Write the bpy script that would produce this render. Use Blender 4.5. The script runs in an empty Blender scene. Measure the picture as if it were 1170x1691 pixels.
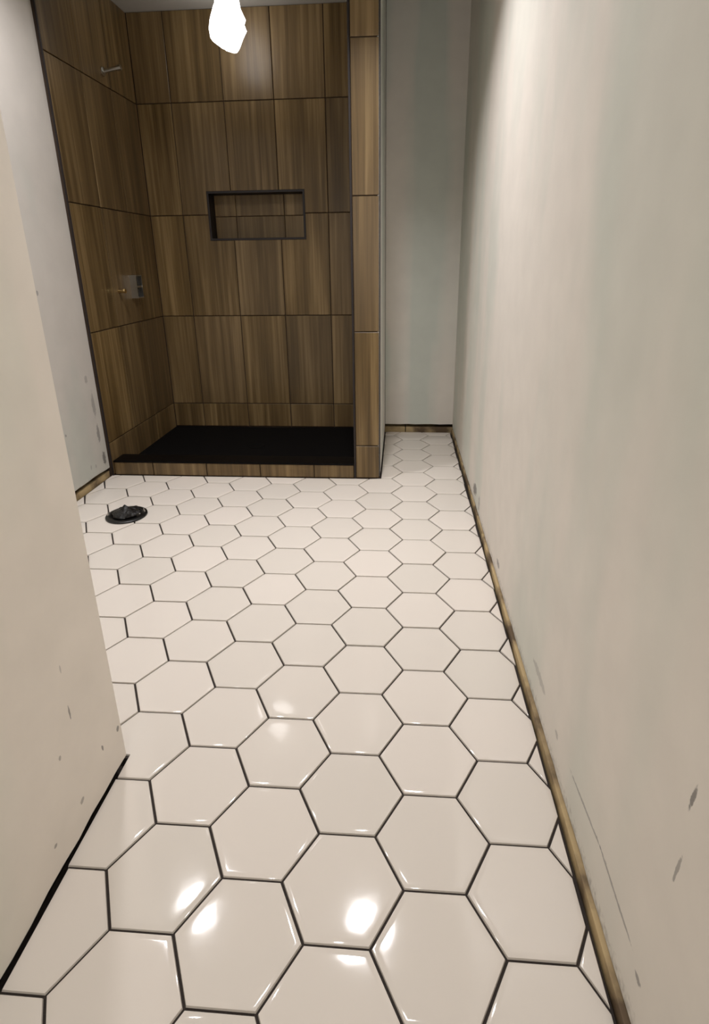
import bpy, bmesh, math, random
from mathutils import Matrix, Vector, noise

random.seed(7)
S = 0.1175                      # one lattice unit (side of a hexagonal floor tile) in metres
SQ = math.sqrt(3)
scene = bpy.context.scene
COL = scene.collection

# ------------------------------------------------------------------ camera
def rotm(rx, ry, rz):
    return Matrix.Rotation(rz, 3, 'Z') @ Matrix.Rotation(ry, 3, 'Y') @ Matrix.Rotation(rx, 3, 'X')
cam_data = bpy.data.cameras.new('camera')
cam = bpy.data.objects.new('camera', cam_data)
COL.objects.link(cam)
cam.matrix_world = Matrix.Translation(Vector((0.84620824, -6.29008652, 9.61700414)) * S) @ \
    rotm(1.23185975, 0.0127474671, 0.0735917793).to_4x4()
cam_data.sensor_fit = 'HORIZONTAL'
cam_data.sensor_width = 36
cam_data.lens = 36 * 927.451 / 1170
cam_data.shift_x = -(590.866 - 585) / 1170
cam_data.shift_y = -(845.5 - 757.1535) / 1170
cam_data.clip_start = 0.02
scene.camera = cam

# ------------------------------------------------------------------ world, exposure
world = bpy.data.worlds.new('world')
scene.world = world
world.use_nodes = True
world.node_tree.nodes['Background'].inputs[0].default_value = (0.02, 0.02, 0.02, 1)
scene.view_settings.view_transform = 'Standard'
scene.view_settings.look = 'None'
scene.view_settings.gamma = 1
scene.view_settings.use_curve_mapping = False
scene.view_settings.exposure = 0.06

CEIL = 21.25
# recessed ceiling lights: x, y (lattice units), watts, spread in degrees; the third is an added fill
DOWNLIGHTS = [(-9.1, 12.3, 11.5, 140), (-0.55, 12.0, 10.8, 116), (-1.6, 3.4, 3.2, 145)]
LAMP_COLOR = (1.0, 0.975, 0.99)
# added fill light for the walls, in an invented opening behind the viewer
ld = bpy.data.lights.new('rear_fill_light', 'AREA'); ld.shape = 'RECTANGLE'; ld.size = 0.72; ld.size_y = 1.2
ld.energy = 10.5; ld.color = (1.0, 0.97, 0.95)
lo = bpy.data.objects.new('rear_fill_light', ld); COL.objects.link(lo)
lo.location = Vector((1.2, -14.3, 11.8)) * S; lo.rotation_euler = (math.radians(90), 0, 0)

# ------------------------------------------------------------------ materials
def mat(name):
    m = bpy.data.materials.new(name)
    m.use_nodes = True
    return m, m.node_tree.nodes, m.node_tree.links, m.node_tree.nodes['Principled BSDF']

def simple(name, col, rough=0.5, metal=0.0, emit=None, strength=0.0, bump=None):
    m, N, L, b = mat(name)
    b.inputs['Base Color'].default_value = (*col, 1)
    b.inputs['Roughness'].default_value = rough
    b.inputs['Metallic'].default_value = metal
    if emit:
        b.inputs['Emission Color'].default_value = (*emit, 1)
        b.inputs['Emission Strength'].default_value = strength
    if bump:
        t = N.new('ShaderNodeTexNoise'); t.inputs['Scale'].default_value = bump[0]
        t.inputs['Detail'].default_value = 6
        g = N.new('ShaderNodeNewGeometry'); L.new(g.outputs['Position'], t.inputs['Vector'])
        bp = N.new('ShaderNodeBump'); bp.inputs['Strength'].default_value = bump[1]
        bp.inputs['Distance'].default_value = 0.01
        L.new(t.outputs['Fac'], bp.inputs['Height']); L.new(bp.outputs['Normal'], b.inputs['Normal'])
    return m

def mixcol(N, L, fac, a, b, blend='MIX'):
    x = N.new('ShaderNodeMix'); x.data_type = 'RGBA'; x.blend_type = blend
    for s, v in ((0, fac), (6, a), (7, b)):
        if hasattr(v, 'links'):
            L.new(v, x.inputs[s])
        elif s == 0:
            x.inputs[s].default_value = v
        else:
            x.inputs[s].default_value = (*v, 1)
    return x.outputs[2]

def math_node(N, L, op, a, b=None):
    x = N.new('ShaderNodeMath'); x.operation = op
    for i, v in enumerate((a, b)):
        if v is None: continue
        if hasattr(v, 'links'): L.new(v, x.inputs[i])
        else: x.inputs[i].default_value = v
    return x.outputs[0]

def ramp(N, L, fac, lo, hi):
    x = N.new('ShaderNodeMapRange'); x.interpolation_type = 'SMOOTHSTEP'
    L.new(fac, x.inputs[0]); x.inputs[1].default_value = lo; x.inputs[2].default_value = hi
    return x.outputs[0]

def plaster(name, axis, compound, board, bands=(), marks=(), mix_bias=0.0, lower=None):
    """Green board showing through trowelled joint compound. axis: 'X' or 'Y' = the
    horizontal direction along the wall. bands: (centre, half width, amount) strips of
    compound over the joints; marks: (u, z, half width, half height, tilt, darkness) scuffs,
    all in lattice units."""
    m, N, L, b = mat(name)
    geo = N.new('ShaderNodeNewGeometry')
    sep = N.new('ShaderNodeSeparateXYZ'); L.new(geo.outputs['Position'], sep.inputs[0])
    u = math_node(N, L, 'DIVIDE', sep.outputs[axis], S)
    z = math_node(N, L, 'DIVIDE', sep.outputs['Z'], S)
    mp = N.new('ShaderNodeMapping'); mp.inputs['Scale'].default_value = (2.2, 2.2, 0.7)
    L.new(geo.outputs['Position'], mp.inputs[0])
    n1 = N.new('ShaderNodeTexNoise'); n1.inputs['Scale'].default_value = 1.0
    n1.inputs['Detail'].default_value = 3; n1.inputs['Roughness'].default_value = 0.5
    L.new(mp.outputs[0], n1.inputs['Vector'])
    wob = math_node(N, L, 'MULTIPLY', math_node(N, L, 'SUBTRACT', n1.outputs['Fac'], 0.5), 1.6)
    fac = ramp(N, L, math_node(N, L, 'ADD', n1.outputs['Fac'], mix_bias), 0.36, 0.62)
    for c, hw, amt in bands:
        d = math_node(N, L, 'ABSOLUTE', math_node(N, L, 'SUBTRACT', math_node(N, L, 'ADD', u, wob), c))
        k = math_node(N, L, 'SUBTRACT', 1.0, ramp(N, L, d, hw * 0.6, hw * 1.3))
        fac = math_node(N, L, 'ADD' if amt > 0 else 'SUBTRACT', fac, math_node(N, L, 'MULTIPLY', k, abs(amt)))
        c2 = N.new('ShaderNodeClamp'); L.new(fac, c2.inputs[0]); fac = c2.outputs[0]
    col = mixcol(N, L, fac, board, compound)
    # fine trowel mottling
    n2 = N.new('ShaderNodeTexNoise'); n2.inputs['Scale'].default_value = 9; n2.inputs['Detail'].default_value = 8
    L.new(geo.outputs['Position'], n2.inputs['Vector'])
    mot = N.new('ShaderNodeMapRange'); L.new(n2.outputs['Fac'], mot.inputs[0])
    mot.inputs[1].default_value = 0.2; mot.inputs[2].default_value = 0.8
    mot.inputs[3].default_value = 0.95; mot.inputs[4].default_value = 1.04
    col = mixcol(N, L, 1.0, col, mot.outputs[0], 'MULTIPLY')
    nz = math_node(N, L, 'MULTIPLY', math_node(N, L, 'SUBTRACT', n2.outputs['Fac'], 0.5), 1.3)
    n3 = N.new('ShaderNodeTexNoise'); n3.inputs['Scale'].default_value = 90; n3.inputs['Detail'].default_value = 3
    L.new(geo.outputs['Position'], n3.inputs['Vector'])
    for (mu, mz, hw, hh, tilt, dark) in marks:
        du = math_node(N, L, 'SUBTRACT', u, mu); dz = math_node(N, L, 'SUBTRACT', z, mz)
        ct, st = math.cos(tilt), math.sin(tilt)
        a = math_node(N, L, 'ADD', math_node(N, L, 'MULTIPLY', du, ct / hw), math_node(N, L, 'MULTIPLY', dz, st / hw))
        c = math_node(N, L, 'ADD', math_node(N, L, 'MULTIPLY', du, -st / hh), math_node(N, L, 'MULTIPLY', dz, ct / hh))
        r = math_node(N, L, 'ADD', math_node(N, L, 'MULTIPLY', a, a), math_node(N, L, 'MULTIPLY', c, c))
        r = math_node(N, L, 'ADD', r, math_node(N, L, 'MULTIPLY', math_node(N, L, 'SUBTRACT', n3.outputs['Fac'], 0.5), 2.4))
        k = math_node(N, L, 'MULTIPLY', math_node(N, L, 'SUBTRACT', 1.0, ramp(N, L, r, 0.45, 1.1)), dark)
        col = mixcol(N, L, k, col, (0.10, 0.09, 0.085))
    if lower:        # grey mortar smears just above the floor
        k = math_node(N, L, 'SUBTRACT', 1.0, ramp(N, L, math_node(N, L, 'ADD', z, math_node(N, L, 'MULTIPLY', n3.outputs['Fac'], lower[0])), lower[0] * 0.55, lower[0] * 1.15))
        col = mixcol(N, L, math_node(N, L, 'MULTIPLY', k, lower[1]), col, (0.16, 0.14, 0.12))
    L.new(col, b.inputs['Base Color'])
    b.inputs['Roughness'].default_value = 0.62
    bp = N.new('ShaderNodeBump'); bp.inputs['Strength'].default_value = 0.25; bp.inputs['Distance'].default_value = 0.004
    L.new(n2.outputs['Fac'], bp.inputs['Height']); L.new(bp.outputs['Normal'], b.inputs['Normal'])
    return m

def stone_tile(name, axis):
    """vein-cut brown porcelain, the veins running up the tile"""
    m, N, L, b = mat(name)
    geo = N.new('ShaderNodeNewGeometry'); oi = N.new('ShaderNodeObjectInfo')
    off = N.new('ShaderNodeVectorMath'); off.operation = 'SCALE'; off.inputs[0].default_value = (31, 17, 9)
    L.new(oi.outputs['Random'], off.inputs['Scale'])
    add = N.new('ShaderNodeVectorMath'); add.operation = 'ADD'
    L.new(geo.outputs['Position'], add.inputs[0]); L.new(off.outputs[0], add.inputs[1])
    mp = N.new('ShaderNodeMapping'); mp.inputs['Scale'].default_value = (38, 38, 0.9)
    L.new(add.outputs[0], mp.inputs[0])
    n = N.new('ShaderNodeTexNoise'); n.inputs['Scale'].default_value = 1; n.inputs['Detail'].default_value = 5
    n.inputs['Roughness'].default_value = 0.6; n.inputs['Distortion'].default_value = 0.35
    L.new(mp.outputs[0], n.inputs['Vector'])
    mp2 = N.new('ShaderNodeMapping'); mp2.inputs['Scale'].default_value = (8, 8, 0.9)
    L.new(add.outputs[0], mp2.inputs[0])
    n2 = N.new('ShaderNodeTexNoise'); n2.inputs['Scale'].default_value = 1; n2.inputs['Detail'].default_value = 2
    L.new(mp2.outputs[0], n2.inputs['Vector'])
    f = math_node(N, L, 'ADD', math_node(N, L, 'MULTIPLY', n.outputs['Fac'], 0.6), math_node(N, L, 'MULTIPLY', n2.outputs['Fac'], 0.4))
    cr = N.new('ShaderNodeValToRGB'); L.new(f, cr.inputs[0])
    e = cr.color_ramp.elements
    e[0].position = 0.39; e[0].color = (0.090, 0.056, 0.019, 1)
    e[1].position = 0.66; e[1].color = (0.30, 0.205, 0.092, 1)
    x = cr.color_ramp.elements.new(0.50); x.color = (0.155, 0.098, 0.037, 1)
    # tile to tile shade
    v = N.new('ShaderNodeMapRange'); L.new(oi.outputs['Random'], v.inputs[0])
    v.inputs[3].default_value = 0.86; v.inputs[4].default_value = 1.12
    col = mixcol(N, L, 1.0, cr.outputs[0], v.outputs[0], 'MULTIPLY')
    w = N.new('ShaderNodeTexWhiteNoise'); w.noise_dimensions = '1D'; L.new(oi.outputs['Random'], w.inputs['W'])
    col = mixcol(N, L, math_node(N, L, 'MULTIPLY', w.outputs['Value'], 0.30), col, (0.15, 0.108, 0.070))
    L.new(col, b.inputs['Base Color'])
    b.inputs['Roughness'].default_value = 0.33
    b.inputs['Specular IOR Level'].default_value = 0.35
    bp = N.new('ShaderNodeBump'); bp.inputs['Strength'].default_value = 0.12; bp.inputs['Distance'].default_value = 0.002
    L.new(f, bp.inputs['Height']); L.new(bp.outputs['Normal'], b.inputs['Normal'])
    return m

def ceramic():
    m, N, L, b = mat('glazed_white_ceramic')
    geo = N.new('ShaderNodeNewGeometry'); oi = N.new('ShaderNodeObjectInfo')
    cr = mixcol(N, L, oi.outputs['Random'], (0.745, 0.69, 0.62), (0.80, 0.735, 0.665))
    L.new(cr, b.inputs['Base Color'])
    b.inputs['Roughness'].default_value = 0.07
    b.inputs['Specular IOR Level'].default_value = 0.5
    n = N.new('ShaderNodeTexNoise'); n.inputs['Scale'].default_value = 14; n.inputs['Detail'].default_value = 2
    L.new(geo.outputs['Position'], n.inputs['Vector'])
    bp = N.new('ShaderNodeBump'); bp.inputs['Strength'].default_value = 0.10; bp.inputs['Distance'].default_value = 0.0025
    L.new(n.outputs['Fac'], bp.inputs['Height']); L.new(bp.outputs['Normal'], b.inputs['Normal'])
    return m

def pine():
    m, N, L, b = mat('sawn_pine')
    geo = N.new('ShaderNodeNewGeometry')
    n = N.new('ShaderNodeTexNoise'); n.inputs['Scale'].default_value = 7; n.inputs['Detail'].default_value = 6
    L.new(geo.outputs['Position'], n.inputs['Vector'])
    cr = N.new('ShaderNodeValToRGB'); L.new(n.outputs['Fac'], cr.inputs[0])
    e = cr.color_ramp.elements
    e[0].position = 0.40; e[0].color = (0.13, 0.085, 0.045, 1)
    e[1].position = 0.56; e[1].color = (0.50, 0.37, 0.19, 1)
    L.new(cr.outputs[0], b.inputs['Base Color']); b.inputs['Roughness'].default_value = 0.7
    return m

GREEN = (0.60, 0.64, 0.565); MUD = (0.75, 0.70, 0.63)
M_TILE = ceramic()
M_GROUT = simple('charcoal_grout', (0.030, 0.022, 0.018), 0.9, bump=(300, 0.3))
M_WGROUT = simple('brown_wall_grout', (0.055, 0.035, 0.022), 0.9)
M_STONE = stone_tile('vein_cut_brown_tile', 'X')
M_PINE = pine()
M_BLACK = simple('black_pan', (0.0022, 0.0018, 0.0018), 0.8)
M_BLACK.node_tree.nodes['Principled BSDF'].inputs['Specular IOR Level'].default_value = 0.12
M_TRIM = simple('black_metal_trim', (0.010, 0.005, 0.004), 0.55)
M_CAP = simple('black_stone_cap', (0.003, 0.0025, 0.0025), 0.4)
M_CAP.node_tree.nodes['Principled BSDF'].inputs['Specular IOR Level'].default_value = 0.08
M_CHROME = simple('brushed_chrome', (0.62, 0.62, 0.60), 0.28, 1.0)
M_BRASS = simple('brass', (0.62, 0.45, 0.20), 0.3, 1.0)
M_DARK = simple('dark_cartridge', (0.02, 0.018, 0.015), 0.5)
M_PLASTIC = simple('black_abs_plastic', (0.005, 0.005, 0.005), 0.35)
M_BAG = simple('black_bag_film', (0.004, 0.004, 0.004), 0.30, bump=(70, 0.8))
M_SCREW = simple('zinc_bolt', (0.55, 0.53, 0.5), 0.35, 1.0)
M_CEIL = simple('ceiling_board', (0.42, 0.40, 0.36), 0.8, bump=(30, 0.1))
M_GLOW = simple('glowing_plastic_wrap', (0.8, 0.8, 0.8), 0.3, emit=(1.0, 0.97, 0.95), strength=5.0)
M_LENS = simple('lamp_lens', (0.9, 0.9, 0.9), 0.4, emit=LAMP_COLOR, strength=3)
M_WHITE = simple('white_lamp_trim', (0.8, 0.8, 0.78), 0.4)
M_WIRE = simple('pale_wire', (0.55, 0.52, 0.5), 0.5)

M_RIGHT = plaster('right_wall_plaster', 'Y', (0.79, 0.735, 0.66), (0.67, 0.675, 0.60),
    bands=((9.8, 4.0, 0.5), (1.2, 1.3, 0.3), (16.2, 1.0, 0.4)), mix_bias=-0.02,
    marks=((-1.72, 4.3, 0.035, 0.22, 0.12, 0.75), (-1.75, 3.3, 0.03, 0.22, 0.1, 0.55),
           (0.7, 1.15, 0.9, 0.035, -0.12, 0.5), (-0.65, 1.2, 0.75, 0.035, 0.05, 0.55), (-1.55, 1.0, 0.1, 0.06, 0, 0.6),
           (3.9, 1.05, 0.6, 0.12, 0.0, 0.30), (2.4, 0.95, 0.12, 0.08, 0, 0.35),
           (15.2, 0.75, 0.55, 0.26, -0.3, 0.75), (13.9, 0.7, 0.2, 0.3, 0, 0.4), (9.3, 0.7, 0.25, 0.12, 0, 0.6)),
    lower=(0.75, 0.55))
M_NEAR = plaster('near_wall_plaster', 'Y', (0.83, 0.765, 0.685), (0.72, 0.725, 0.64), mix_bias=0.08,
    bands=((1.2, 1.6, 0.4),),
    marks=((0.9, 2.42, 0.022, 0.14, 0, 0.7), (0.92, 3.3, 0.02, 0.09, 0, 0.35), (1.55, 0.95, 0.03, 0.08, 0.2, 0.7), (2.12, 0.85, 0.05, 0.08, 0, 0.7),
           (0.45, 1.9, 0.035, 0.05, 0, 0.5), (-0.1, 0.62, 0.05, 0.04, 0, 0.6), (0.72, 0.62, 0.07, 0.05, 0.5, 0.5), (-0.85, 2.9, 0.03, 0.04, 0, 0.4)))
M_FARLEFT = plaster('left_wall_plaster', 'Y', (0.63, 0.59, 0.54), (0.53, 0.55, 0.495), mix_bias=0.05,
    marks=((15.05, 8.6, 0.07, 0.10, 0, 0.5), (15.1, 2.9, 0.07, 0.07, 0, 0.5),
           (17.7, 1.0, 0.14, 0.35, 0, 0.75), (16.5, 0.95, 0.05, 0.12, 0, 0.35), (16.9, 0.9, 0.05, 0.10, 0, 0.35), (17.55, 2.2, 0.12, 0.5, 0, 0.55), (17.55, 3.6, 0.14, 0.6, 0, 0.4), (17.3, 4.8, 0.12, 0.2, 0, 0.35)),
    lower=(0.9, 0.55))
M_ALCOVE = plaster('alcove_plaster', 'X', (0.77, 0.72, 0.65), (0.64, 0.665, 0.60),
    bands=((0.75, 0.7, 0.7), (3.35, 0.8, 0.7), (2.1, 0.9, -0.6)), mix_bias=-0.05)
M_RETURN = plaster('partition_plaster', 'Y', (0.80, 0.77, 0.71), (0.72, 0.74, 0.68))
M_PLAIN = plaster('plain_plaster', 'Y', MUD, GREEN)

# ------------------------------------------------------------------ mesh helpers
def link(name, bm, m, parent=None, smooth=False, kind=None, recalc=True):
    if recalc: bmesh.ops.recalc_face_normals(bm, faces=bm.faces)
    me = bpy.data.meshes.new(name)
    bm.to_mesh(me); bm.free()
    me.materials.append(m)
    if smooth:
        for p in me.polygons: p.use_smooth = True
        try: me.set_sharp_from_angle(angle=math.radians(42))
        except Exception: pass
    o = bpy.data.objects.new(name, me)
    COL.objects.link(o)
    if parent is not None:
        o.parent = parent
        bpy_parent_inverse(o, parent)
    if kind: o['kind'] = kind
    return o

def bpy_parent_inverse(o, parent):
    """meshes are written in world coordinates: shift them so they hang off the parent's base"""
    p = parent; off = Vector((0, 0, 0))
    while p is not None:
        off += p.location; p = p.parent
    if off.length > 0: o.data.transform(Matrix.Translation(-off))

def empty(name, loc, label, cat, group=None):
    o = bpy.data.objects.new(name, None)
    o.empty_display_size = 0.05
    COL.objects.link(o); o.location = Vector(loc) * S
    o['label'] = label; o['category'] = cat
    if group: o['group'] = group
    return o

def box(bm, x0, x1, y0, y1, z0, z1, bev=0.0):
    vs = [bm.verts.new(Vector((x, y, z)) * S) for x in (x0, x1) for y in (y0, y1) for z in (z0, z1)]
    F = [(0, 1, 3, 2), (4, 6, 7, 5), (0, 4, 5, 1), (2, 3, 7, 6), (0, 2, 6, 4), (1, 5, 7, 3)]
    fs = [bm.faces.new([vs[i] for i in f]) for f in F]
    if bev:
        es = list({e for f in fs for e in f.edges})
        bmesh.ops.bevel(bm, geom=es, offset=bev * S, segments=2, affect='EDGES', profile=0.5)

def cyl(bm, p0, p1, r, n=20, r2=None, caps=True):
    p0 = Vector(p0) * S; p1 = Vector(p1) * S; r2 = r if r2 is None else r2
    d = (p1 - p0); q = d.to_track_quat('Z', 'Y')
    a = []; b = []
    for i in range(n):
        t = 2 * math.pi * i / n
        v = Vector((math.cos(t), math.sin(t), 0))
        a.append(bm.verts.new(p0 + q @ (v * r * S))); b.append(bm.verts.new(p1 + q @ (v * r2 * S)))
    for i in range(n):
        j = (i + 1) % n
        bm.faces.new((a[i], a[j], b[j], b[i]))
    if caps: bm.faces.new(a[::-1]); bm.faces.new(b)

def lathe(bm, c, prof, n=40, axis='Z', jit=None):
    rings = []
    for r, h in prof:
        ring = []
        for i in range(n):
            t = 2 * math.pi * i / n
            p = Vector((r * math.cos(t), r * math.sin(t), h))
            if jit: p = jit(p)
            if axis == 'X': p = Vector((p.z, p.x, p.y))
            ring.append(bm.verts.new((Vector(c) + p) * S))
        rings.append(ring)
    for a, b in zip(rings, rings[1:]):
        for i in range(n):
            j = (i + 1) % n
            bm.faces.new((a[i], a[j], b[j], b[i]))
    bm.faces.new(rings[0][::-1]); bm.faces.new(rings[-1])

def area(p):
    return 0.5 * sum(p[i][0] * p[(i + 1) % len(p)][1] - p[(i + 1) % len(p)][0] * p[i][1] for i in range(len(p)))

def clean(p):
    out = []
    for q in p:
        if not out or math.dist(q, out[-1]) > 1e-3: out.append(q)
    if len(out) > 1 and math.dist(out[0], out[-1]) < 1e-3: out.pop()
    return out

def inset(p, d):
    n = len(p); out = []
    for i in range(n):
        a, b, c = Vector(p[i - 1]), Vector(p[i]), Vector(p[(i + 1) % n])
        e1 = (b - a).normalized(); e2 = (c - b).normalized()
        n1 = Vector((-e1.y, e1.x)); n2 = Vector((-e2.y, e2.x))
        k = 1 + n1.dot(n2)
        m = (n1 + n2) / max(k, 0.35)
        q = b + m * d
        out.append((q.x, q.y))
    return out

def clip(p, nx, ny, c):
    """keep nx*x + ny*y <= c"""
    out = []
    for i in range(len(p)):
        a, b = p[i - 1], p[i]
        da = nx * a[0] + ny * a[1] - c; db = nx * b[0] + ny * b[1] - c
        if (da <= 0) != (db <= 0):
            t = da / (da - db); out.append((a[0] + t * (b[0] - a[0]), a[1] + t * (b[1] - a[1])))
        if db <= 0: out.append(b)
    return clean(out)

def notch(p, a, b):
    """cut the quadrant x < a, y < b out of a convex polygon that holds its corner"""
    def ins(q): return q[0] < a and q[1] < b
    out = []; n = len(p)
    for i in range(n):
        u, v = p[i], p[(i + 1) % n]
        if not ins(u): out.append(u)
        if ins(u) != ins(v):
            best = None
            for k in range(1, 400):
                t = k / 400; w = (u[0] + t * (v[0] - u[0]), u[1] + t * (v[1] - u[1]))
                if ins(w) != ins(u): best = w; break
            out.append(best or v)
            if not ins(u): out.append((a, b))
    return clean(out)

def tidy(p, tol):
    """drop corners that lie closer together than tol"""
    p = list(p)
    while len(p) > 3:
        k = min(range(len(p)), key=lambda i: math.dist(p[i - 1], p[i]))
        if math.dist(p[k - 1], p[k]) > tol: break
        del p[k]
    return p

def slab(poly, place, rings):
    """closed tile: rings = [(inset, height)...] from the back up to the face"""
    bm = bmesh.new()
    if area(poly) < 0: poly = poly[::-1]
    edge = min(math.dist(poly[i - 1], poly[i]) for i in range(len(poly)))
    per = sum(math.dist(poly[i - 1], poly[i]) for i in range(len(poly)))
    lim = min(0.45 * 2 * area(poly) / per, 0.55 * edge)
    R = []
    for d, h in rings:
        q = inset(poly, min(d, lim * (0.4 + 0.6 * d / (rings[-1][0] + 1e-9))) if d else 0.0)
        R.append([bm.verts.new(Vector(place(x, y, h)) * S) for x, y in q])
    for a, b in zip(R, R[1:]):
        for i in range(len(a)):
            j = (i + 1) % len(a)
            bm.faces.new((a[i], a[j], b[j], b[i]))
    bm.faces.new(R[-1]); bm.faces.new(R[0][::-1])
    return bm

# ------------------------------------------------------------------ the setting
XR, XN, XF = 3.93, -4.70, -13.00      # right wall, near left wall, far left wall faces
YC = 2.23                             # far corner of the near left wall
YF, YB = 18.13, 26.05                 # front of curb and partition, tiled back wall
XP0, XP1 = -1.24, -0.05               # partition between shower and alcove
XS = -12.85                           # tiled left wall face
YA = 25.9                             # alcove end wall
ROWS = [0.18, 1.60, 6.73, 12.04, 17.33, CEIL]
G = 0.022                             # half of a wall joint
BACK = -14.0

# floor: dark grout bed with hexagonal tiles laid in it
bm = bmesh.new()
box(bm, -14.1, 5.0, BACK - 1, 27.2, -1.2, -0.20)
floor = link('floor', bm, M_GROUT, kind='structure')
bm = bmesh.new()
box(bm, XF - 0.02, 3.83, YC, YF + 0.35, -0.20, -0.045)
box(bm, XP1 - 0.0, 3.83, YF + 0.35, YA - 0.10, -0.20, -0.045)
box(bm, XN + 0.03, 3.83, BACK, YC, -0.20, -0.045)
link('grout', bm, M_GROUT, floor)

HEXR = [(0, -0.19), (0, -0.045), (0.010, -0.011), (0.028, -0.0052), (0.10, -0.0024), (0.19, -0.0008), (0.30, 0.0)]
rnd = random.Random(3)
ntile = 0
for c in range(-10, 5):
    for r in range(-9, 17):
        rr = r + (0.5 if c % 2 else 0)
        cx, cy = 1.5 * c, SQ * rr
        if cy < -12: continue
        p = [(cx + math.cos(math.radians(60 * k)), cy + math.sin(math.radians(60 * k))) for k in range(6)]
        p = inset(p, 0.019)
        # ragged cut edge along the right wall
        p = clip(p, 1, 0.0, 3.80 + rnd.uniform(-0.03, 0.03))
        if len(p) < 3: continue
        if cy - 0.9 > YF - 0.9 and False: continue
        # front of the curb and of the partition, then the alcove
        if cx < XP1 - 0.9:
            p = clip(p, 0, 1, YF - 0.03)
            p = clip(p, -1, 0, -(XF + 0.04)) if len(p) > 2 else p
        elif cx < XP1 + 1.1 and cy > YF - 1.0:
            if cy > YF + 0.9:
                p = clip(p, -1, 0, -(XP1 + 0.05))
            elif cy + 0.9 > YF:
                # the corner of the partition bites into this tile (mirrored notch)
                q = [(-0 + x, -y) for x, y in p][::-1]
                if all(not (x < XP1 + 0.03 and y < -(YF - 0.03)) for x, y in q): pass
                elif all((x < XP1 + 0.03) for x, y in q): q = clip(q, 0, -1, YF - 0.03)
                else: q = notch(q, XP1 + 0.03, -(YF - 0.03))
                p = [(x, -y) for x, y in q][::-1]
        if len(p) < 3: continue
        p = clip(p, 0, 1, YA - 0.14 + rnd.uniform(-0.03, 0.0))
        if len(p) < 3: continue
        # near left wall
        a, b2 = XN + 0.035, YC + 0.06
        if cy + 0.9 < b2 + 0.001 or all(y < b2 for x, y in p):
            p = clip(p, -1, 0, -(a + rnd.uniform(-0.02, 0.03)))
        elif cx < XN - 0.9:
            p = clip(p, 0, -1, -b2)
        elif any(x < a and y < b2 for x, y in p):
            if any(x > a for x, y in p): p = notch(p, a, b2)
            else: p = clip(p, 0, -1, -b2)
        if len(p) < 3 or abs(area(p)) < 0.012: continue
        p = tidy(p, 0.11)
        tx, ty = rnd.gauss(0, 0.0018), rnd.gauss(0, 0.0018); dz = rnd.uniform(-0.004, 0.004)
        o = link('tile', slab(p, lambda x, y, h: (x, y, h + dz + tx * (x - cx) + ty * (y - cy)), HEXR), M_TILE, floor, smooth=True)
        ntile += 1
# ceiling
bm = bmesh.new(); box(bm, -14.1, 5.0, BACK - 1, 27.4, CEIL, CEIL + 1)
ceiling = link('ceiling', bm, M_CEIL, kind='structure')

def board(u0, u1, place, z0=0.42, thick=0.11, jit=0.03, step=0.45, seed=1):
    """sheet of wallboard with a rough lower edge"""
    rd = random.Random(seed); bm = bmesh.new()
    n = max(1, int(abs(u1 - u0) / step)); cols = []
    for i in range(n + 1):
        u = u0 + (u1 - u0) * i / n
        zb = z0 + rd.uniform(-jit, jit)
        cols.append([bm.verts.new(Vector(place(u, z, h)) * S) for z, h in ((zb, 0), (CEIL, 0), (CEIL, -thick), (zb, -thick))])
    for a, b in zip(cols, cols[1:]):
        for k in range(4):
            l = (k + 1) % 4
            bm.faces.new((a[k], a[l], b[l], b[k]))
    bm.faces.new(cols[0]); bm.faces.new(cols[-1][::-1])
    return bm

faceL = lambda X: (lambda u, z, h: (X - h, u, z))    # wall face looking towards -X
faceR = lambda X: (lambda u, z, h: (X + h, u, z))    # looking towards +X
faceF = lambda Y: (lambda u, z, h: (u, Y - h, z))    # looking towards -Y

def plate(name, parent, b, m=M_PINE, bev=0.015):
    bm = bmesh.new(); box(bm, *b, bev=bev); return link(name, bm, m, parent)

# right wall
wall_right = link('wall_right', board(BACK, YA + 0.0, faceL(XR), z0=0.23, seed=4), M_RIGHT, kind='structure')
plate('sole_plate', wall_right, (XR - 0.07, XR + 0.9, BACK, 12.4, -0.2, 0.17))
plate('sole_plate', wall_right, (XR - 0.03, XR + 0.9, 12.5, YA, -0.2, 0.13))
plate('sheathing', wall_right, (XR + 0.9, XR + 1.0, BACK, YA + 1, -0.2, CEIL), M_DARK, 0)
# near left wall: a corridor face and the return round its corner
bm = board(BACK, YC, faceR(XN), z0=0.07, seed=5)
wall_near = link('wall_near_left', bm, M_NEAR, kind='structure')
bm = board(-13.0, XN - 0.11, lambda u, z, h: (u, YC + h, z), z0=0.3, seed=6)
link('return_board', bm, M_PLAIN, wall_near)
plate('sole_plate', wall_near, (XN - 0.95, XN - 0.13, BACK, YC - 0.2, -0.2, 0.05), M_DARK)
plate('sheathing', wall_near, (XN - 1.1, XN - 1.0, BACK, YC - 1.0, -0.2, CEIL), M_DARK, 0)
plate('stud', wall_near, (XN - 0.7, XN - 0.25, YC - 0.6, YC - 0.2, 0.16, CEIL), M_PINE)
# far left wall
wall_left = link('wall_left', board(YC, 18.02, faceR(XF), z0=0.44, seed=8), M_FARLEFT, kind='structure')
plate('sole_plate', wall_left, (XF - 0.95, XF - 0.04, YC, 18.0, -0.2, 0.24))
plate('sheathing', wall_left, (XF - 1.05, XF - 0.95, YC - 1, YB, -0.2, CEIL), M_DARK, 0)
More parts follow.
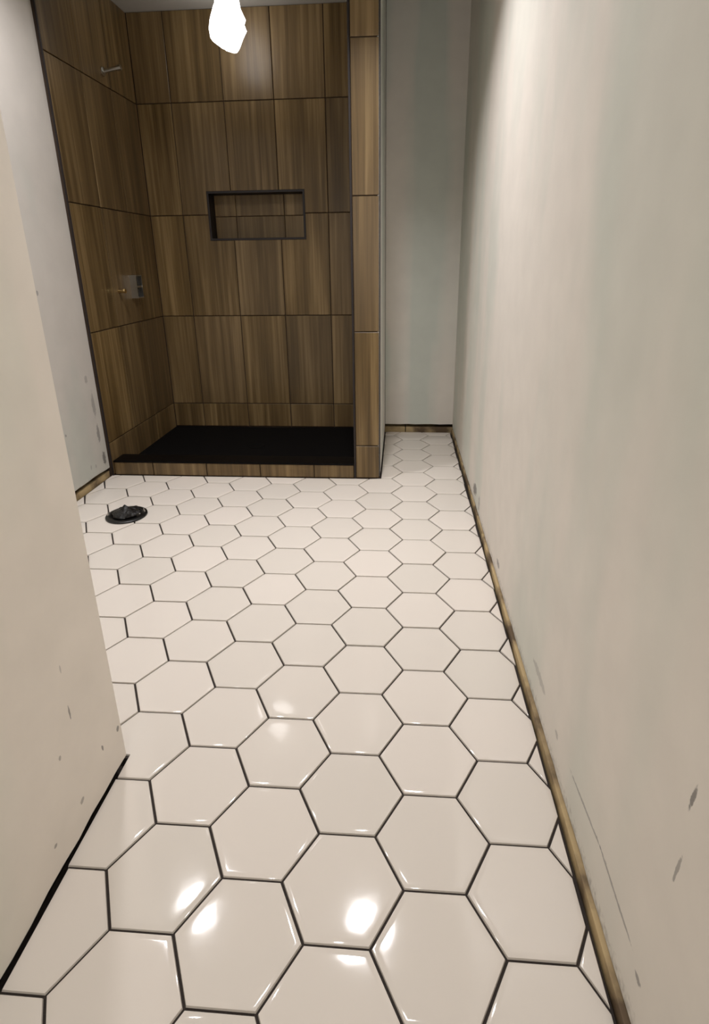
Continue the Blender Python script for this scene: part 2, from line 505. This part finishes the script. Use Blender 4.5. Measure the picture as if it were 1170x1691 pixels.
# alcove end wall
wall_alcove = link('wall_alcove', board(XP1 + 0.02, XR + 0.11, faceF(YA), z0=0.44, jit=0.015, seed=9), M_ALCOVE, kind='structure')
plate('sole_plate', wall_alcove, (XP1, 1.15, YA + 0.03, YA + 0.9, -0.2, 0.26))
plate('sole_plate', wall_alcove, (1.20, XR + 0.9, YA + 0.03, YA + 0.9, -0.2, 0.25))
plate('sheathing', wall_alcove, (XP1, XR + 1.0, YA + 0.9, YA + 1.0, -0.2, CEIL), M_DARK, 0)
# wall behind the camera
bm = bmesh.new()
box(bm, -14.1, -3.2, BACK - 1, BACK, -0.2, CEIL); box(bm, 3.2, 5.0, BACK - 1, BACK, -0.2, CEIL)
box(bm, -3.2, 3.2, BACK - 1, BACK, 17.2, CEIL)  # opening between the blocks is added to hold the rear fill light
link('wall_behind', bm, M_PLAIN, kind='structure')

# shower ------------------------------------------------------------
TILE3 = [(0, -0.10), (0, -0.012), (0.014, 0.0)]
def shrink(u0, u1, v0, v1, g=G): return [(u0 + g, v0 + g), (u1 - g, v0 + g), (u1 - g, v1 - g), (u0 + g, v1 - g)]
def wall_tile(poly, place, parent):
    j = rnd.uniform(-0.006, 0.006)
    return link('tile', slab(poly, lambda x, y, h: place(x, y, h + j), TILE3), M_STONE, parent)

NX0, NX1, NZ0, NZ1, ND = -9.62, -4.33, 10.74, 13.20, 0.85   # niche
# back wall: grout bed as four blocks round the niche
bm = bmesh.new()
y0, y1 = YB + 0.07, YB + 1.3
box(bm, XS - 0.3, NX0, y0, y1, -0.2, CEIL); box(bm, NX1, XP0 + 0.1, y0, y1, -0.2, CEIL)
box(bm, NX0, NX1, y0, y1, -0.2, NZ0); box(bm, NX0, NX1, y0, y1, NZ1, CEIL)
box(bm, NX0, NX1, YB + ND + 0.07, y1, NZ0, NZ1)
wall_back = link('wall_shower_back', bm, M_WGROUT, kind='structure')
VX = [XS, -11.03, -8.29, -5.70, -3.09, XP0]
for v0, v1 in zip(ROWS, ROWS[1:]):
    for u0, u1 in zip(VX, VX[1:]):
        g = G
        P = shrink(u0, u1, v0, v1)
        T = 0.10                              # width of the niche trim
        a0, a1, b0, b1 = NX0, NX1, NZ0, NZ1
        if v1 <= b0 or v0 >= b1 or u1 <= a0 or u0 >= a1:
            pass
        else:
            low = v0 < b0                      # niche eats the top of this tile
            if u0 >= a0 and u1 <= a1:
                P = shrink(u0, u1, v0, b0, 0) if low else shrink(u0, u1, b1, v1, 0)
                P = [(u0 + g, v0 + g if low else b1), (u1 - g, v0 + g if low else b1), (u1 - g, b0 if low else v1 - g), (u0 + g, b0 if low else v1 - g)]
            elif u0 < a0:
                P = [(u0 + g, v0 + g), (u1 - g, v0 + g), (u1 - g, b0), (a0, b0), (a0, v1 - g), (u0 + g, v1 - g)] if low else \
                    [(u0 + g, v0 + g), (a0, v0 + g), (a0, b1), (u1 - g, b1), (u1 - g, v1 - g), (u0 + g, v1 - g)]
            else:
                P = [(u0 + g, v0 + g), (u1 - g, v0 + g), (u1 - g, v1 - g), (a1, v1 - g), (a1, b0), (u0 + g, b0)] if low else \
                    [(a1, v0 + g), (u1 - g, v0 + g), (u1 - g, v1 - g), (u0 + g, v1 - g), (u0 + g, b1), (a1, b1)]
        wall_tile(P, faceF(YB), wall_back)
# niche: black profile frame lining the opening, tiles at its back
bm = bmesh.new()
w = 0.11
for b in ((NX0, NX0 + w, NZ0, NZ1), (NX1 - w, NX1, NZ0, NZ1), (NX0 + w, NX1 - w, NZ0, NZ0 + w), (NX0 + w, NX1 - w, NZ1 - w, NZ1)):
    box(bm, b[0], b[1], YB - 0.02, YB + ND, b[2], b[3])
niche = link('niche', bm, M_TRIM, wall_back)
for u0, u1 in ((NX0 + w, -8.31), (-8.31, -5.62), (-5.62, NX1 - w)):
    for v0, v1 in ((NZ0 + w, 12.0), (12.0, NZ1 - w)):
        wall_tile(shrink(u0, u1, v0, v1, 0.016), faceF(YB + ND), niche)

# left wall of the shower
bm = bmesh.new(); box(bm, XS - 1.1, XS - 0.07, 18.06, YB + 0.07, -0.2, CEIL)
wall_sleft = link('wall_shower_left', bm, M_WGROUT, kind='structure')
VY = [18.06, 20.70, 23.37, YB]
for k, (v0, v1) in enumerate(zip(ROWS, ROWS[1:])):
    for j, (u0, u1) in enumerate(zip(VY, VY[1:])):
        wall_tile(shrink(u0, u1, max(v0, 0.0) if k else 0.02, v1), faceR(XS), wall_sleft)
bm = bmesh.new(); box(bm, XS - 0.06, XS + 0.012, 18.0, 18.06, 0.0, CEIL, bev=0.01)
link('edge_trim', bm, M_TRIM, wall_sleft)

# partition between the shower and the alcove
bm = bmesh.new(); box(bm, XP0 + 0.07, XP1 - 0.12, YF + 0.07, YB + 0.1, -0.2, CEIL)
wall_part = link('wall_partition', bm, M_WGROUT, kind='structure')
PROWS = [0.02] + ROWS[1:]
for v0, v1 in zip(PROWS, PROWS[1:]):
    wall_tile(shrink(XP0 + 0.07, XP1 - 0.03, v0, v1), faceF(YF), wall_part)
    for u0, u1 in zip([YF + 0.12, 20.9, 23.48], [20.9, 23.48, YB]):
        wall_tile(shrink(u0, u1, v0, v1), faceL(XP0), wall_part)
bm = bmesh.new(); box(bm, XP0 - 0.012, XP0 + 0.07, YF - 0.015, YF + 0.11, 0.0, CEIL, bev=0.012)
link('edge_trim', bm, M_TRIM, wall_part)
bm = bmesh.new(); box(bm, XP1 - 0.035, XP1 + 0.012, YF - 0.012, YF + 0.08, 0.0, CEIL, bev=0.01)
link('edge_trim', bm, M_TRIM, wall_part)
bm = board(YF + 0.08, YA - 0.0, faceR(XP1), z0=0.10, jit=0.02, seed=11)
link('side_board', bm, M_RETURN, wall_part)

# curb
curb = empty('shower_curb', ((XS + XP0) / 2, YF + 0.5, 0), 'low tiled curb across the front of the shower, with a black top', 'curb')
bm = bmesh.new(); box(bm, XS + 0.02, XP0 - 0.02, YF + 0.075, YF + 0.95, -0.19, 0.62)
link('core', bm, M_WGROUT, curb)
CX = [XS + 0.02, -10.91, -8.29, -5.71, -3.14, XP0 - 0.02]
for u0, u1 in zip(CX, CX[1:]):
    wall_tile(shrink(u0, u1, 0.0, 0.66), faceF(YF), curb)
bm = bmesh.new(); box(bm, XS + 0.02, XP0 - 0.02, YF - 0.02, YF + 1.0, 0.63, 0.72, bev=0.02)
link('top_cap', bm, M_CAP, curb)

# shower pan, sloping to a drain
px0, px1, py0, py1 = XS + 0.02, XP0 - 0.02, YF + 1.02, YB - 0.02
bm = bmesh.new(); nx, ny = 24, 16; grid = []
for i in range(nx + 1):
    row = []
    for j in range(ny + 1):
        x = px0 + (px1 - px0) * i / nx; y = py0 + (py1 - py0) * j / ny
        d = min(1.0, math.hypot(x + 7.0, (y - 22.6)) / 5.0)
        row.append(bm.verts.new(Vector((x, y, 0.06 + 0.10 * d)) * S))
    grid.append(row)
for i in range(nx):
    for j in range(ny):
        bm.faces.new((grid[i][j], grid[i + 1][j], grid[i + 1][j + 1], grid[i][j + 1]))
ret = bmesh.ops.extrude_face_region(bm, geom=bm.faces[:])
for v in ret['geom']:
    if isinstance(v, bmesh.types.BMVert): v.co.z = -0.18 * S
pan_root = empty('shower_pan', (-7.0, 22.6, 0), 'matt black shower pan behind the tiled curb', 'shower pan')
link('basin', bm, M_BLACK, pan_root, smooth=True)
bm = bmesh.new(); lathe(bm, (-7.0, 22.6, 0.05), [(0.48, 0.0), (0.48, 0.03), (0.42, 0.045), (0.40, 0.03)], 32)
link('drain_cover', bm, M_BLACK, pan_root, smooth=True)

# ------------------------------------------------------------------ things
# closet flange with a stuffed black bag
FX, FY = -10.12, 13.62
fl = empty('toilet_flange', (FX, FY, 0), 'round black closet flange set in the white hexagon floor', 'flange')
bm = bmesh.new()
lathe(bm, (FX, FY, 0.0), [(0.72, -0.03), (0.80, 0.01), (0.80, 0.06), (0.76, 0.09), (0.60, 0.09), (0.56, 0.06), (0.54, 0.01), (0.50, 0.0)], 48)
link('flange_ring', bm, M_PLASTIC, fl, smooth=True)
for a in (200, 20):
    bm = bmesh.new(); x = FX + 0.67 * math.cos(math.radians(a)); y = FY + 0.67 * math.sin(math.radians(a))
    cyl(bm, (x, y, 0.08), (x, y, 0.16), 0.055, 6); cyl(bm, (x, y, 0.15), (x, y, 0.24), 0.025, 10)
    o = link('bolt', bm, M_SCREW, fl)
bag = bmesh.new()
def crumple(p):
    q = Vector((p.x, p.y, p.z))
    k = noise.noise(Vector((p.x * 3.1, p.y * 3.1, p.z * 2 + 4))) * 0.20 + noise.noise(Vector((p.x * 8, p.y * 8, 1))) * 0.07
    return Vector((q.x * (1 + k), q.y * (1 + k), q.z + max(0.0, k) * 0.5 * (q.z > 0.08)))
lathe(bag, (FX - 0.02, FY, 0.0), [(0.48, 0.10), (0.56, 0.12), (0.54, 0.16), (0.44, 0.20), (0.30, 0.24), (0.16, 0.30), (0.07, 0.40), (0.02, 0.47)], 36, jit=crumple)
o = link('bin_bag', bag, M_BAG, smooth=False)
o['label'] = 'crumpled black plastic bag stuffed into the floor flange, twisted to a peak'; o['category'] = 'bag'

# shower valve on the tiled left wall
VYc, VZc = 22.85, 8.50
val = empty('shower_valve', (XS, VYc, VZc), 'chrome boxed shower valve on the brown tiled left wall', 'valve')
bm = bmesh.new()
d, hw, hh, t = 0.34, 0.34, 0.56, 0.05
box(bm, XS, XS + d, VYc - hw, VYc - hw + t, VZc - hh, VZc + hh)
box(bm, XS, XS + d, VYc + hw - t, VYc + hw, VZc - hh, VZc + hh)
box(bm, XS, XS + d, VYc - hw + t, VYc + hw - t, VZc + hh - t, VZc + hh)
box(bm, XS, XS + d, VYc - hw + t, VYc + hw - t, VZc - hh, VZc - hh + t)
link('housing', bm, M_CHROME, val)
bm = bmesh.new(); box(bm, XS, XS + 0.12, VYc - hw + t, VYc + hw - t, VZc - hh + t, VZc + hh - t)
link('back_plate', bm, M_DARK, val)
bm = bmesh.new(); cyl(bm, (XS + 0.12, VYc, VZc), (XS + 0.24, VYc, VZc), 0.15, 20); link('cartridge', bm, M_DARK, val, smooth=True)
bm = bmesh.new(); box(bm, XS + 0.24, XS + 0.33, VYc - 0.30, VYc + 0.32, VZc - 0.045, VZc + 0.045, bev=0.02); link('lever', bm, M_CHROME, val)
# small brass stub beside it
stub = empty('pipe_stub', (XS, 21.2, 8.36), 'small brass pipe stub on the tiled wall, front of the valve', 'pipe')
bm = bmesh.new(); cyl(bm, (XS, 21.2, 8.36), (XS + 0.28, 21.2, 8.36), 0.08, 16); link('pipe', bm, M_BRASS, stub, smooth=True)
bm = bmesh.new(); cyl(bm, (XS + 0.28, 21.2, 8.36), (XS + 0.36, 21.2, 8.36), 0.115, 6); link('cap', bm, M_BRASS, stub)
# shower arm nipple high on the same wall
AY, AZ = 22.8, 17.9
arm = empty('shower_pipe', (XS, AY, AZ), 'short shower arm pipe high on the tiled left wall, without a head', 'shower pipe')
bm = bmesh.new(); lathe(bm, (XS, AY, AZ), [(0.18, 0.0), (0.18, 0.03), (0.12, 0.06), (0.09, 0.06)], 24, axis='X'); link('escutcheon', bm, M_CHROME, arm, smooth=True)
bm = bmesh.new(); cyl(bm, (XS + 0.03, AY, AZ), (XS + 0.66, AY, AZ + 0.10), 0.085, 18); link('pipe', bm, M_CHROME, arm, smooth=True)
bm = bmesh.new(); cyl(bm, (XS + 0.66, AY, AZ + 0.10), (XS + 0.86, AY, AZ + 0.13), 0.12, 8); link('end_cap', bm, M_CHROME, arm)

# hanging bulb in plastic wrap
BX, BY, BZ = -7.12, 23.5, 19.85
lamp = empty('hanging_lamp', (BX, BY, CEIL), 'glaring bulb in crumpled clear plastic hanging from the shower ceiling', 'lamp')
def wrap_bm():
    bm = bmesh.new()
    prof = [(1.28, -0.02, 0.10), (1.0, -0.20, 0.22), (0.78, 0.02, 0.52), (0.45, 0.06, 0.70), (0.05, 0.0, 0.80), (-0.35, 0.0, 0.83), (-0.75, -0.05, 0.70), (-1.05, 0.12, 0.42), (-1.22, 0.25, 0.15)]
    n = 12; rings = []
    rd = random.Random(12)
    for h, ox, r in prof:
        ring = []
        for i in range(n):
            t = 2 * math.pi * (i + 0.5 * (len(rings) % 2)) / n
            k = r * (1 + rd.uniform(-0.16, 0.12))
            ring.append(bm.verts.new((Vector((BX, BY, BZ)) + Vector((ox + k * math.cos(t), 0.85 * k * math.sin(t), h + rd.uniform(-0.06, 0.06)))) * S))
        rings.append(ring)
    for a, b in zip(rings, rings[1:]):
        for i in range(n):
            j = (i + 1) % n
            bm.faces.new((a[i], a[j], b[j])); bm.faces.new((a[i], b[j], b[i]))
    bm.faces.new(rings[0]); bm.faces.new(rings[-1][::-1])
    return bm
link('plastic_wrap', wrap_bm(), M_GLOW, lamp)
for dx in (-0.05, 0.05):
    bm = bmesh.new(); cyl(bm, (BX - 0.03 + dx * 0.6, BY, BZ + 1.2), (BX + dx, BY, CEIL), 0.022, 8); link('wire', bm, M_WIRE, lamp, smooth=True)
bm = bmesh.new(); cyl(bm, (BX, BY, CEIL - 0.10), (BX, BY, CEIL), 0.42, 24); link('ceiling_box', bm, M_WHITE, lamp, smooth=True)

# recessed ceiling lights (just above the frame); the corridor one is added to brighten the walls
DL = ['recessed ceiling light above the toilet flange, left of the room', 'recessed ceiling light near the right wall before the shower', 'added fill light in a recessed fitting over the corridor, nearest to the viewer']
for i, (x, y, w, spread) in enumerate(DOWNLIGHTS):
    e = empty('ceiling_light', (x, y, CEIL), DL[i], 'light', 'recessed ceiling lights')
    bm = bmesh.new(); lathe(bm, (x, y, CEIL), [(0.62, 0.0), (0.86, 0.0), (0.86, -0.05), (0.66, -0.09), (0.62, -0.04)], 40)
    link('trim_ring', bm, M_WHITE, e, smooth=True)
    bm = bmesh.new(); cyl(bm, (x, y, CEIL - 0.03), (x, y, CEIL), 0.60, 32); link('lens', bm, M_LENS, e)
    ld = bpy.data.lights.new('lamp', 'AREA'); ld.shape = 'DISK'; ld.size = 1.15 * S
    ld.energy = w; ld.color = LAMP_COLOR; ld.spread = math.radians(spread)
    lo = bpy.data.objects.new('lamp', ld); COL.objects.link(lo); lo.parent = e
    lo.location = (0, 0, -0.12 * S)
print('tiles', ntile)
